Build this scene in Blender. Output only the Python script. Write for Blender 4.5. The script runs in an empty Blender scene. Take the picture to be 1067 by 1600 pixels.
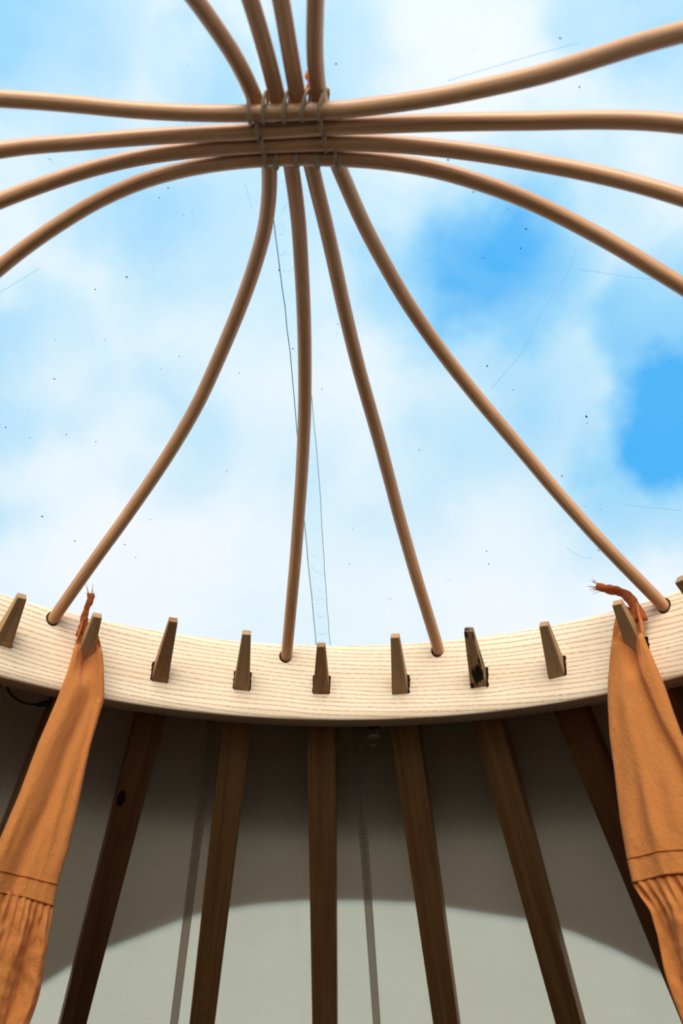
import bpy, bmesh, math, random
from mathutils import Vector, Matrix, noise
random.seed(7)
PI = math.pi
sc = bpy.context.scene
COL = sc.collection

# ------------------------------------------------------------------ camera
cam_d = bpy.data.cameras.new('camera')
cam = bpy.data.objects.new('camera', cam_d)
COL.objects.link(cam)
PITCH, ROLL = 0.545724, 0.0301321
fw = Vector((0, math.cos(PITCH), math.sin(PITCH)))
rt0 = Vector((1, 0, 0)); up0 = rt0.cross(fw)
rt = rt0 * math.cos(ROLL) + up0 * math.sin(ROLL)
up = up0 * math.cos(ROLL) - rt0 * math.sin(ROLL)
CAM = Vector((0.0639, -0.90313, 1.78424))
m = Matrix((rt, up, -fw)).transposed().to_4x4()
m.translation = CAM
cam.matrix_world = m
cam_d.sensor_fit = 'VERTICAL'; cam_d.sensor_height = 36; cam_d.sensor_width = 24
cam_d.lens = 1479.144 * 36 / 1600
cam_d.clip_start = 0.01; cam_d.clip_end = 200
cam_d.dof.use_dof = True; cam_d.dof.focus_distance = 1.82; cam_d.dof.aperture_fstop = 3.2
sc.camera = cam

# ------------------------------------------------------------------ sky
SKY_STRENGTH = 1.0
SUN_ENERGY = 5.5
SUN_ELEV = 42
BLUE = [(0.3252,0.6838,0.6532,0.0473,0.8),(0.3364,0.7454,0.5756,0.0406,0.9),(0.1552,0.6892,0.7078,0.0507,0.55),(0.2202,0.6545,0.7233,0.0507,0.38),(0.1375,0.6389,0.7569,0.0406,0.35),(0.0925,0.7555,0.6486,0.0744,0.25),(0.2061,0.7889,0.5789,0.1014,0.45),(0.3088,0.7978,0.5179,0.0541,0.5),(-0.3118,0.7406,0.5952,0.0473,0.6),(-0.1994,0.801,0.5645,0.0507,0.5),(-0.3287,0.7921,0.5142,0.0473,0.5),(-0.0092,0.5414,0.8407,0.0406,0.55),(-0.3016,0.4968,0.8138,0.0609,0.55),(-0.1482,0.5523,0.8204,0.0338,0.45),(0.2334,0.4943,0.8374,0.0473,0.45),(-0.1075,0.6559,0.7472,0.0879,0.25),(-0.2242,0.6319,0.7419,0.0473,0.3),(0.0951,0.7025,0.7053,0.0541,0.45),(0.0441,0.8389,0.5426,0.0609,0.15)]
WHITE = [(-0.2886,0.7692,0.5701,0.0541,0.7),(-0.2509,0.8313,0.496,0.0811,0.8),(0.0676,0.7827,0.6187,0.0609,0.7),(0.2419,0.8611,0.4472,0.0947,0.8),(0.2487,0.7107,0.6581,0.0609,0.5),(0.0571,0.5344,0.8433,0.0609,0.5),(-0.2119,0.5382,0.8157,0.0609,0.4),(-0.0205,0.8879,0.4595,0.2028,0.5),(-0.3096,0.6097,0.7296,0.0541,0.3),(0.279,0.6252,0.7289,0.0541,0.35),(0.1207,0.5666,0.8151,0.0811,0.4),(-0.0737,0.7599,0.6459,0.0744,0.2)]
wd = bpy.data.worlds.new('sky'); sc.world = wd; wd.use_nodes = True
nt = wd.node_tree; nt.nodes.clear()
def N(t, tree=None, **kw):
    n = (tree or nt).nodes.new(t)
    for k, v in kw.items(): setattr(n, k, v)
    return n
def link(a, b, tree=None): (tree or nt).links.new(a, b)
def mathn(tree, op, a, b=None, c=None, clamp=False):
    n = tree.nodes.new('ShaderNodeMath'); n.operation = op; n.use_clamp = clamp
    for i, v in enumerate((a, b, c)):
        if v is None: continue
        if isinstance(v, (int, float)): n.inputs[i].default_value = v
        else: tree.links.new(v, n.inputs[i])
    return n.outputs[0]
def rampn(tree, fac, stops):
    n = tree.nodes.new('ShaderNodeValToRGB'); cr = n.color_ramp
    while len(cr.elements) < len(stops): cr.elements.new(0.5)
    for e, (p, c) in zip(cr.elements, stops): e.position = p; e.color = (*c, 1)
    if fac is not None: tree.links.new(fac, n.inputs[0])
    return n.outputs[0]
def noisen(tree, vec, scale, detail=4, rough=0.55, dist=0.0):
    n = tree.nodes.new('ShaderNodeTexNoise'); n.inputs['Scale'].default_value = scale
    n.inputs['Detail'].default_value = detail; n.inputs['Roughness'].default_value = rough
    n.inputs['Distortion'].default_value = dist
    if vec is not None: tree.links.new(vec, n.inputs['Vector'])
    return n
tc = N('ShaderNodeTexCoord')
dirv = tc.outputs['Generated']
wn = noisen(nt, dirv, 7.0, 5, 0.6)
sub = N('ShaderNodeVectorMath', operation='SUBTRACT'); link(wn.outputs['Color'], sub.inputs[0]); sub.inputs[1].default_value = (.5, .5, .5)
scl = N('ShaderNodeVectorMath', operation='SCALE'); link(sub.outputs[0], scl.inputs[0]); scl.inputs['Scale'].default_value = 0.13
addv = N('ShaderNodeVectorMath', operation='ADD'); link(dirv, addv.inputs[0]); link(scl.outputs[0], addv.inputs[1])
nrm = N('ShaderNodeVectorMath', operation='NORMALIZE'); link(addv.outputs[0], nrm.inputs[0])
def blob(d, r):
    dn = N('ShaderNodeVectorMath', operation='DOT_PRODUCT'); link(nrm.outputs[0], dn.inputs[0]); dn.inputs[1].default_value = d
    mr = N('ShaderNodeMapRange', interpolation_type='SMOOTHSTEP')
    mr.inputs['From Min'].default_value = math.cos(min(r * 2.1, 1.4)); mr.inputs['From Max'].default_value = math.cos(r * 0.25)
    link(dn.outputs['Value'], mr.inputs['Value'])
    return mr.outputs[0]
cl = noisen(nt, dirv, 2.6, 7, 0.58, 0.3)
cov = mathn(nt, 'MULTIPLY_ADD', cl.outputs[0], 0.7, -0.05)          # general broken cloud, everywhere
for x, y, z, r, s in BLUE: cov = mathn(nt, 'MULTIPLY_ADD', blob((x, y, z), r), s * 0.55, cov)
for x, y, z, r, s in WHITE: cov = mathn(nt, 'MULTIPLY_ADD', blob((x, y, z), r), -s * 0.30, cov)
fine = noisen(nt, dirv, 14, 5, 0.6)
cov = mathn(nt, 'ADD', cov, mathn(nt, 'MULTIPLY_ADD', fine.outputs[0], 0.16, -0.08))
skyc = rampn(nt, cov, [(0.0, (0.93, 0.97, 1.0)), (0.17, (0.80, 0.92, 0.99)), (0.36, (0.58, 0.82, 0.97)), (0.6, (0.32, 0.68, 0.96)), (1.0, (0.04, 0.44, 0.93))])
bg = N('ShaderNodeBackground'); link(skyc, bg.inputs[0]); bg.inputs[1].default_value = SKY_STRENGTH
wo = N('ShaderNodeOutputWorld'); link(bg.outputs[0], wo.inputs[0])

# sun behind thin cloud and scuffed plastic: a wide soft source from behind the camera
sl = bpy.data.lights.new('sun', 'SUN'); sl.energy = SUN_ENERGY; sl.angle = math.radians(54); sl.color = (1.0, 0.90, 0.76)
sun = bpy.data.objects.new('sun', sl); COL.objects.link(sun)
sun.rotation_euler = Vector((-0.08, -math.cos(math.radians(SUN_ELEV)), math.sin(math.radians(SUN_ELEV)))).to_track_quat('Z', 'Y').to_euler()
sun.location = (-1, -4, 8)

vs = sc.view_settings
vs.view_transform = 'Standard'; vs.look = 'None'; vs.exposure = 0.0; vs.gamma = 1.0; vs.use_curve_mapping = False

# ------------------------------------------------------------------ helpers
R = 0.9; ZR = 2.4; H = 0.18519; RU = 1.0208
AL = 0.63549                                     # roof slope
TA = math.tan(AL)
ZM = 0.08218                                     # height of the rafter axes on the ring face (units of R)
APX = 0.64585
def roof_z(r, off=0.0):                          # world height of the canvas underside at radius r (metres)
    return ZR + R * (ZM + 0.045) - (r - R) * TA + off
def obj(name, bm, mat, parent=None, smooth=True, inv=None):
    me = bpy.data.meshes.new(name)
    bmesh.ops.recalc_face_normals(bm, faces=bm.faces)
    bm.to_mesh(me); bm.free()
    if smooth:
        for p in me.polygons: p.use_smooth = True
    mats = mat if isinstance(mat, (list, tuple)) else [mat]
    for mm in mats: me.materials.append(mm)
    o = bpy.data.objects.new(name, me); COL.objects.link(o)
    if parent:
        o.parent = parent
        if inv is not None: o.matrix_parent_inverse = inv
    return o
def thing(name, label, cat, loc=(0, 0, 0), group=None):
    o = bpy.data.objects.new(name, None); COL.objects.link(o)
    o.empty_display_size = 0.05
    o.location = loc
    tag(o, label, cat, group)
    return o
def tag(o, label, cat, group=None):
    o['label'] = label; o['category'] = cat
    if group: o['group'] = group
    return o
def child(name, bm, mat, root, smooth=True):
    """bm is in world space; parent to root (which may itself sit under an Empty) keeping it there"""
    inv = Matrix.Translation(-world_loc(root))
    o = obj(name, bm, mat, None, smooth); o.parent = root; o.matrix_parent_inverse = inv
    return o
def world_loc(o):
    return o.location.copy() if o.type == 'EMPTY' else Vector((0, 0, 0))
def catmull(pts, n):
    P = [Vector(p) for p in pts]
    P = [P[0] * 2 - P[1]] + P + [P[-1] * 2 - P[-2]]
    out = []
    for i in range(1, len(P) - 2):
        for k in range(n):
            t = k / n; a, b, c, d = P[i-1], P[i], P[i+1], P[i+2]
            out.append(0.5 * ((2*b) + (c-a)*t + (2*a-5*b+4*c-d)*t*t + (3*b-a-3*c+d)*t**3))
    out.append(P[-2].copy())
    return out
def sweep(bm, pts, rad, segs=16, caps=True, squash=None):
    """tube along pts with uv (length, around) in metres"""
    uvl = bm.loops.layers.uv.verify()
    n = len(pts); T = []
    for i in range(n):
        a = pts[max(i-1, 0)]; b = pts[min(i+1, n-1)]; T.append((b - a).normalized())
    nrm_ = Vector((0, 0, 1)) if abs(T[0].z) < 0.9 else Vector((1, 0, 0))
    nrm_ = (nrm_ - T[0] * nrm_.dot(T[0])).normalized()
    rings = []; L = [0.0]
    for i in range(n):
        if i: 
            nrm_ = (nrm_ - T[i] * nrm_.dot(T[i])).normalized(); L.append(L[-1] + (pts[i] - pts[i-1]).length)
        bn = T[i].cross(nrm_)
        r = rad(i / (n - 1)) if callable(rad) else rad
        sx, sy = squash(i / (n - 1)) if squash else (1, 1)
        rings.append([bm.verts.new(pts[i] + nrm_ * math.cos(2*PI*k/segs) * r * sx + bn * math.sin(2*PI*k/segs) * r * sy) for k in range(segs)])
    for i in range(n - 1):
        for k in range(segs):
            f = bm.faces.new((rings[i][k], rings[i][(k+1) % segs], rings[i+1][(k+1) % segs], rings[i+1][k]))
            r = 0.012
            for lp, (ii, kk) in zip(f.loops, ((i, k), (i, k+1), (i+1, k+1), (i+1, k))):
                lp[uvl].uv = (L[ii], kk / segs * 2 * PI * r)
    if caps:
        bm.faces.new(rings[0][::-1]); bm.faces.new(rings[-1])
    return bm
def frustum(bm, c0, c1, side, upv, w0, t0, w1, t1, bev=0.0):
    """tapered bar from c0 to c1; uv along length"""
    uvl = bm.loops.layers.uv.verify()
    L = (c1 - c0).length
    vs_ = []
    for c, w, t in ((c0, w0, t0), (c1, w1, t1)):
        for sx, sy in ((-1, -1), (1, -1), (1, 1), (-1, 1)):
            vs_.append(bm.verts.new(c + side * (sx * w / 2) + upv * (sy * t / 2)))
    fs = [(0, 1, 5, 4), (1, 2, 6, 5), (2, 3, 7, 6), (3, 0, 4, 7), (3, 2, 1, 0), (4, 5, 6, 7)]
    faces = []
    for q, fi in enumerate(fs):
        f = bm.faces.new([vs_[i] for i in fi]); faces.append(f)
        for lp, i in zip(f.loops, fi):
            u = L if i >= 4 else 0.0
            v = {0: 0.0, 1: w0, 2: w0 + t0, 3: 2*w0 + t0}.get(i % 4)
            if q == 3 and i % 4 == 0: v = 2 * w0 + 2 * t0
            if q >= 4: u, v = (i % 4 in (1, 2)) * w0 * 0.2 + 3, (i % 4 in (2, 3)) * t0 * .3
            lp[uvl].uv = (u, v)
    if bev:
        bmesh.ops.bevel(bm, geom=list({e for f in faces for e in f.edges}), offset=bev, segments=2, affect='EDGES', profile=0.6)
    return bm

# ------------------------------------------------------------------ materials
def new_mat(name):
    mt = bpy.data.materials.new(name); mt.use_nodes = True
    t = mt.node_tree; t.nodes.clear()
    o = t.nodes.new('ShaderNodeOutputMaterial')
    return mt, t, o
def principled(t, col=None, rough=0.5, spec=0.5):
    b = t.nodes.new('ShaderNodeBsdfPrincipled')
    if isinstance(col, tuple): b.inputs['Base Color'].default_value = (*col, 1)
    elif col is not None: t.links.new(col, b.inputs['Base Color'])
    b.inputs['Roughness'].default_value = rough
    b.inputs['Specular IOR Level'].default_value = spec
    return b
def bump(t, h, strength, dist, b):
    n = t.nodes.new('ShaderNodeBump'); n.inputs['Strength'].default_value = strength; n.inputs['Distance'].default_value = dist
    t.links.new(h, n.inputs['Height']); t.links.new(n.outputs[0], b.inputs['Normal']); return n
def mapping(t, vec, scale, loc=(0, 0, 0)):
    n = t.nodes.new('ShaderNodeMapping'); n.inputs['Scale'].default_value = scale; n.inputs['Location'].default_value = loc
    t.links.new(vec, n.inputs['Vector']); return n.outputs[0]
def mixc(t, fac, a, b, mode='MIX'):
    n = t.nodes.new('ShaderNodeMix'); n.data_type = 'RGBA'; n.blend_type = mode
    for s, v in ((n.inputs['Factor'], fac), (n.inputs['A'], a), (n.inputs['B'], b)):
        if isinstance(v, (int, float)): s.default_value = v
        elif isinstance(v, tuple): s.default_value = (*v, 1)
        else: t.links.new(v, s)
    return n.outputs['Result']
def simple(name, col, rough=0.6, spec=0.3):
    mt, t, o = new_mat(name); b = principled(t, col, rough, spec); t.links.new(b.outputs[0], o.inputs[0]); return mt
def wood(name, light, dark, grain=(3, 90), rough=0.45, spec=0.35, knots=0.0, contrast=(0.35, 0.7), stain=None):
    mt, t, o = new_mat(name)
    uv = t.nodes.new('ShaderNodeUVMap').outputs[0]
    oi = t.nodes.new('ShaderNodeObjectInfo').outputs['Random']
    ofs = t.nodes.new('ShaderNodeVectorMath'); ofs.operation = 'ADD'
    cx = t.nodes.new('ShaderNodeCombineXYZ'); t.links.new(mathn(t, 'MULTIPLY', oi, 37.0), cx.inputs[0]); t.links.new(mathn(t, 'MULTIPLY', oi, 11.0), cx.inputs[1])
    t.links.new(uv, ofs.inputs[0]); t.links.new(cx.outputs[0], ofs.inputs[1])
    v = ofs.outputs[0]
    n1 = noisen(t, mapping(t, v, (grain[0], grain[1], 1)), 1.0, 5, 0.6, 0.6)
    n2 = noisen(t, mapping(t, v, (grain[0] * 14, grain[1] * 6, 1)), 1.0, 3, 0.6)
    f = mathn(t, 'MULTIPLY_ADD', n2.outputs[0], 0.35, mathn(t, 'MULTIPLY', n1.outputs[0], 0.75))
    c = rampn(t, f, [(contrast[0], dark), (contrast[1], light)])
    if knots:
        vn = t.nodes.new('ShaderNodeTexVoronoi'); vn.inputs['Scale'].default_value = 1.0
        t.links.new(mapping(t, v, (3.2, 11, 1)), vn.inputs['Vector'])
        k = t.nodes.new('ShaderNodeMapRange'); k.inputs['From Min'].default_value = 0.03; k.inputs['From Max'].default_value = 0.13
        k.inputs['To Min'].default_value = knots; k.inputs['To Max'].default_value = 0.0
        t.links.new(vn.outputs['Distance'], k.inputs['Value'])
        c = mixc(t, k.outputs[0], c, tuple(x * 0.15 for x in dark))
    if stain:
        sn = noisen(t, mapping(t, v, (22, 60, 1)), 1.0, 3, 0.6)
        sr = t.nodes.new('ShaderNodeMapRange'); sr.inputs['From Min'].default_value = stain; sr.inputs['From Max'].default_value = stain + 0.05
        t.links.new(sn.outputs[0], sr.inputs['Value'])
        c = mixc(t, sr.outputs[0], c, (0.012, 0.009, 0.007))
    b = principled(t, c, rough, spec); t.links.new(b.outputs[0], o.inputs[0])
    bump(t, n2.outputs[0], 0.12, 0.002, b)
    return mt
def ring_wood():
    mt, t, o = new_mat('pale_ash')
    uv = t.nodes.new('ShaderNodeUVMap').outputs[0]
    sep = t.nodes.new('ShaderNodeSeparateXYZ'); t.links.new(uv, sep.inputs[0])
    u, v = sep.outputs[0], sep.outputs[1]
    big = noisen(t, mapping(t, uv, (1.6, 9, 1)), 1.0, 3, 0.5)
    mid = noisen(t, mapping(t, uv, (9, 60, 1)), 1.0, 3, 0.5)
    ph = mathn(t, 'MULTIPLY', v, 2 * PI * 104)
    ph = mathn(t, 'MULTIPLY_ADD', u, 34.0, ph)
    ph = mathn(t, 'MULTIPLY_ADD', big.outputs[0], 24.0, ph)
    ph = mathn(t, 'MULTIPLY_ADD', mid.outputs[0], 3.0, ph)
    s = mathn(t, 'SINE', ph)
    mr = t.nodes.new('ShaderNodeMapRange'); mr.interpolation_type = 'SMOOTHSTEP'
    mr.inputs['From Min'].default_value = 0.1; mr.inputs['From Max'].default_value = 0.98; t.links.new(s, mr.inputs['Value'])
    dash = noisen(t, mapping(t, uv, (110, 700, 1)), 1.0, 2, 0.5)
    dr = t.nodes.new('ShaderNodeMapRange'); dr.inputs['From Min'].default_value = 0.36; dr.inputs['From Max'].default_value = 0.58; t.links.new(dash.outputs[0], dr.inputs['Value'])
    line = mathn(t, 'MULTIPLY', mr.outputs[0], mathn(t, 'MULTIPLY_ADD', dr.outputs[0], 0.75, 0.25))
    tone = noisen(t, mapping(t, uv, (3, 22, 1)), 1.0, 3, 0.5)
    base = rampn(t, tone.outputs[0], [(0.3, (0.80, 0.62, 0.45)), (0.7, (0.87, 0.73, 0.56))])
    c = mixc(t, line, base, (0.56, 0.335, 0.175))
    b = principled(t, c, 0.55, 0.3); t.links.new(b.outputs[0], o.inputs[0])
    bump(t, line, -0.15, 0.002, b)
    return mt
def cloth_mat(name, col, col2, trans, weave=(900, 900), wr=0.5, scale=60, col_t=None):
    mt, t, o = new_mat(name)
    uv = t.nodes.new('ShaderNodeUVMap').outputs[0]
    n = noisen(t, mapping(t, uv, (scale, scale * 0.6, 1)), 1.0, 6, 0.65, 0.8)
    n2 = noisen(t, mapping(t, uv, (scale * 7, scale * 5, 1)), 1.0, 2, 0.6)
    lg = noisen(t, mapping(t, uv, (5, 3, 1)), 1.0, 4, 0.6)
    c = mixc(t, mathn(t, 'MULTIPLY_ADD', n2.outputs[0], 0.5, mathn(t, 'MULTIPLY_ADD', lg.outputs[0], 0.8, -0.15), clamp=True), col, col2)
    d = principled(t, c, 0.9, 0.12)
    d.inputs['Sheen Weight'].default_value = 0.15
    tr = t.nodes.new('ShaderNodeBsdfTranslucent')
    if col_t: t.links.new(mixc(t, mathn(t, 'MULTIPLY_ADD', n2.outputs[0], 0.6, mathn(t, 'MULTIPLY_ADD', lg.outputs[0], 0.9, -0.25), clamp=True), tuple(x * 0.80 for x in col_t), tuple(min(x * 1.06, 1) for x in col_t)), tr.inputs[0])
    else: t.links.new(c, tr.inputs[0])
    h = mathn(t, 'MULTIPLY_ADD', n2.outputs[0], 0.35, n.outputs[0])
    bn = bump(t, h, wr, 0.004, d); t.links.new(bn.outputs[0], tr.inputs['Normal'])
    mx = t.nodes.new('ShaderNodeMixShader'); mx.inputs[0].default_value = trans
    t.links.new(d.outputs[0], mx.inputs[1]); t.links.new(tr.outputs[0], mx.inputs[2]); t.links.new(mx.outputs[0], o.inputs[0])
    return mt
def clear_plastic(name, tint, haze, gloss=0.04):
    mt, t, o = new_mat(name)
    tr = t.nodes.new('ShaderNodeBsdfTransparent'); tr.inputs[0].default_value = (*tint, 1)
    tl = t.nodes.new('ShaderNodeBsdfTranslucent'); tl.inputs[0].default_value = (0.85, 0.9, 0.93, 1)
    g = t.nodes.new('ShaderNodeBsdfGlossy'); g.inputs['Roughness'].default_value = 0.08
    fr = t.nodes.new('ShaderNodeLayerWeight'); fr.inputs[0].default_value = 0.25
    m1 = t.nodes.new('ShaderNodeMixShader'); m2 = t.nodes.new('ShaderNodeMixShader')
    geo = t.nodes.new('ShaderNodeTexCoord')
    n = noisen(t, geo.outputs['Object'], 9.0, 6, 0.65, 0.6)
    hz = mathn(t, 'MULTIPLY', mathn(t, 'MULTIPLY_ADD', n.outputs[0], 1.6, 0.2), haze)
    t.links.new(hz, m1.inputs[0]); t.links.new(tr.outputs[0], m1.inputs[1]); t.links.new(tl.outputs[0], m1.inputs[2])
    t.links.new(mathn(t, 'MULTIPLY', fr.outputs['Facing'], gloss), m2.inputs[0]); t.links.new(m1.outputs[0], m2.inputs[1]); t.links.new(g.outputs[0], m2.inputs[2])
    t.links.new(m2.outputs[0], o.inputs[0])
    return mt
M = {}
M['ash'] = ring_wood()
M['rod'] = wood('bent_rod_wood', (0.62, 0.315, 0.15), (0.31, 0.13, 0.05), (2.2, 110), 0.38, 0.6, contrast=(0.34, 0.66))
M['rafter'] = wood('brown_rafter_wood', (0.37, 0.19, 0.075), (0.17, 0.075, 0.028), (2.0, 70), 0.55, 0.3, contrast=(0.32, 0.7))
M['rafter_red'] = wood('red_brown_knotty_wood', (0.25, 0.105, 0.042), (0.10, 0.038, 0.015), (2.5, 60), 0.55, 0.3, knots=0.9, contrast=(0.32, 0.7))
M['peg'] = wood('peg_wood', (0.48, 0.29, 0.14), (0.25, 0.13, 0.055), (3, 80), 0.6, 0.25, contrast=(0.3, 0.7))
M['peg_red'] = wood('peg_red_wood', (0.40, 0.20, 0.085), (0.16, 0.07, 0.028), (3, 60), 0.6, 0.25, contrast=(0.3, 0.7))
M['peg_char'] = wood('peg_scorched_wood', (0.45, 0.27, 0.13), (0.22, 0.11, 0.05), (3, 60), 0.65, 0.2, contrast=(0.3, 0.7), stain=0.5)
M['endgrain'] = wood('peg_end_grain', (0.62, 0.50, 0.38), (0.42, 0.31, 0.21), (60, 200), 0.8, 0.2)
M['knot'] = simple('dark_knot', (0.022, 0.010, 0.005), 0.7, 0.2)
M['char'] = simple('scorched_edge', (0.02, 0.013, 0.008), 0.9, 0.1)  # near-black colour for the shade in the hole gaps, plus char
M['twine'] = wood('hemp_twine', (0.42, 0.29, 0.18), (0.18, 0.11, 0.06), (300, 300), 0.9, 0.1)
M['twine_orange'] = simple('orange_twine', (0.75, 0.25, 0.06), 0.8, 0.1)
M['canvas'] = cloth_mat('pale_canvas', (0.66, 0.59, 0.52), (0.57, 0.50, 0.43), 0.50, wr=0.35, scale=40, col_t=(0.93, 0.82, 0.62))
M['skirt'] = cloth_mat('double_canvas', (0.5, 0.45, 0.40), (0.44, 0.40, 0.35), 0.36, wr=0.2, scale=30, col_t=(0.60, 0.49, 0.43))
M['collar'] = cloth_mat('thick_canvas', (0.45, 0.42, 0.37), (0.40, 0.37, 0.32), 0.0, wr=0.2, scale=30)
M['tape'] = cloth_mat('seam_tape', (0.60, 0.52, 0.46), (0.54, 0.47, 0.41), 0.40, wr=0.2, scale=50, col_t=(0.62, 0.54, 0.47))
M['thread'] = simple('stitching_thread', (0.62, 0.56, 0.48), 0.8, 0.1)
M['dress'] = cloth_mat('orange_crepe', (0.80, 0.325, 0.095), (0.72, 0.265, 0.065), 0.38, wr=0.8, scale=110)
M['dress_in'] = cloth_mat('rust_crepe', (0.62, 0.16, 0.045), (0.50, 0.11, 0.03), 0.3, wr=1.0, scale=80)
M['dthread'] = simple('dark_orange_thread', (0.30, 0.09, 0.02), 0.8, 0.1)
M['lthread'] = simple('light_orange_thread', (0.85, 0.42, 0.15), 0.8, 0.1)
M['pvc'] = clear_plastic('clear_plastic', (0.97, 0.985, 0.995), 0.05)
M['pvc_seam'] = clear_plastic('clear_plastic_seam', (0.90, 0.965, 0.985), 0.06)
M['seam_line'] = simple('grimy_weld_line', (0.10, 0.27, 0.35), 0.7, 0.2)
M['speck'] = simple('dirt_speck', (0.03, 0.03, 0.045), 0.9, 0.1)
M['scratch'] = clear_plastic('scratch_mark', (0.72, 0.85, 0.93), 0.1)
M['black'] = simple('black_rubber', (0.012, 0.012, 0.013), 0.5, 0.4)
M['floor'] = wood('floor_boards', (0.04, 0.027, 0.018), (0.025, 0.016, 0.01), (2, 12), 0.6, 0.3)
M['wall'] = cloth_mat('wall_canvas', (0.16, 0.135, 0.11), (0.12, 0.10, 0.08), 0.0, wr=0.2, scale=30)
def glass_mat():
    mt, t, o = new_mat('clear_glass')
    b = principled(t, (1, 1, 1), 0.02, 0.5); b.inputs['Transmission Weight'].default_value = 1.0; b.inputs['IOR'].default_value = 1.45
    t.links.new(b.outputs[0], o.inputs[0]); return mt
M['glass'] = glass_mat()
M['brass'] = simple('bulb_filament_stem', (0.30, 0.17, 0.07), 0.4, 0.5)

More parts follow.
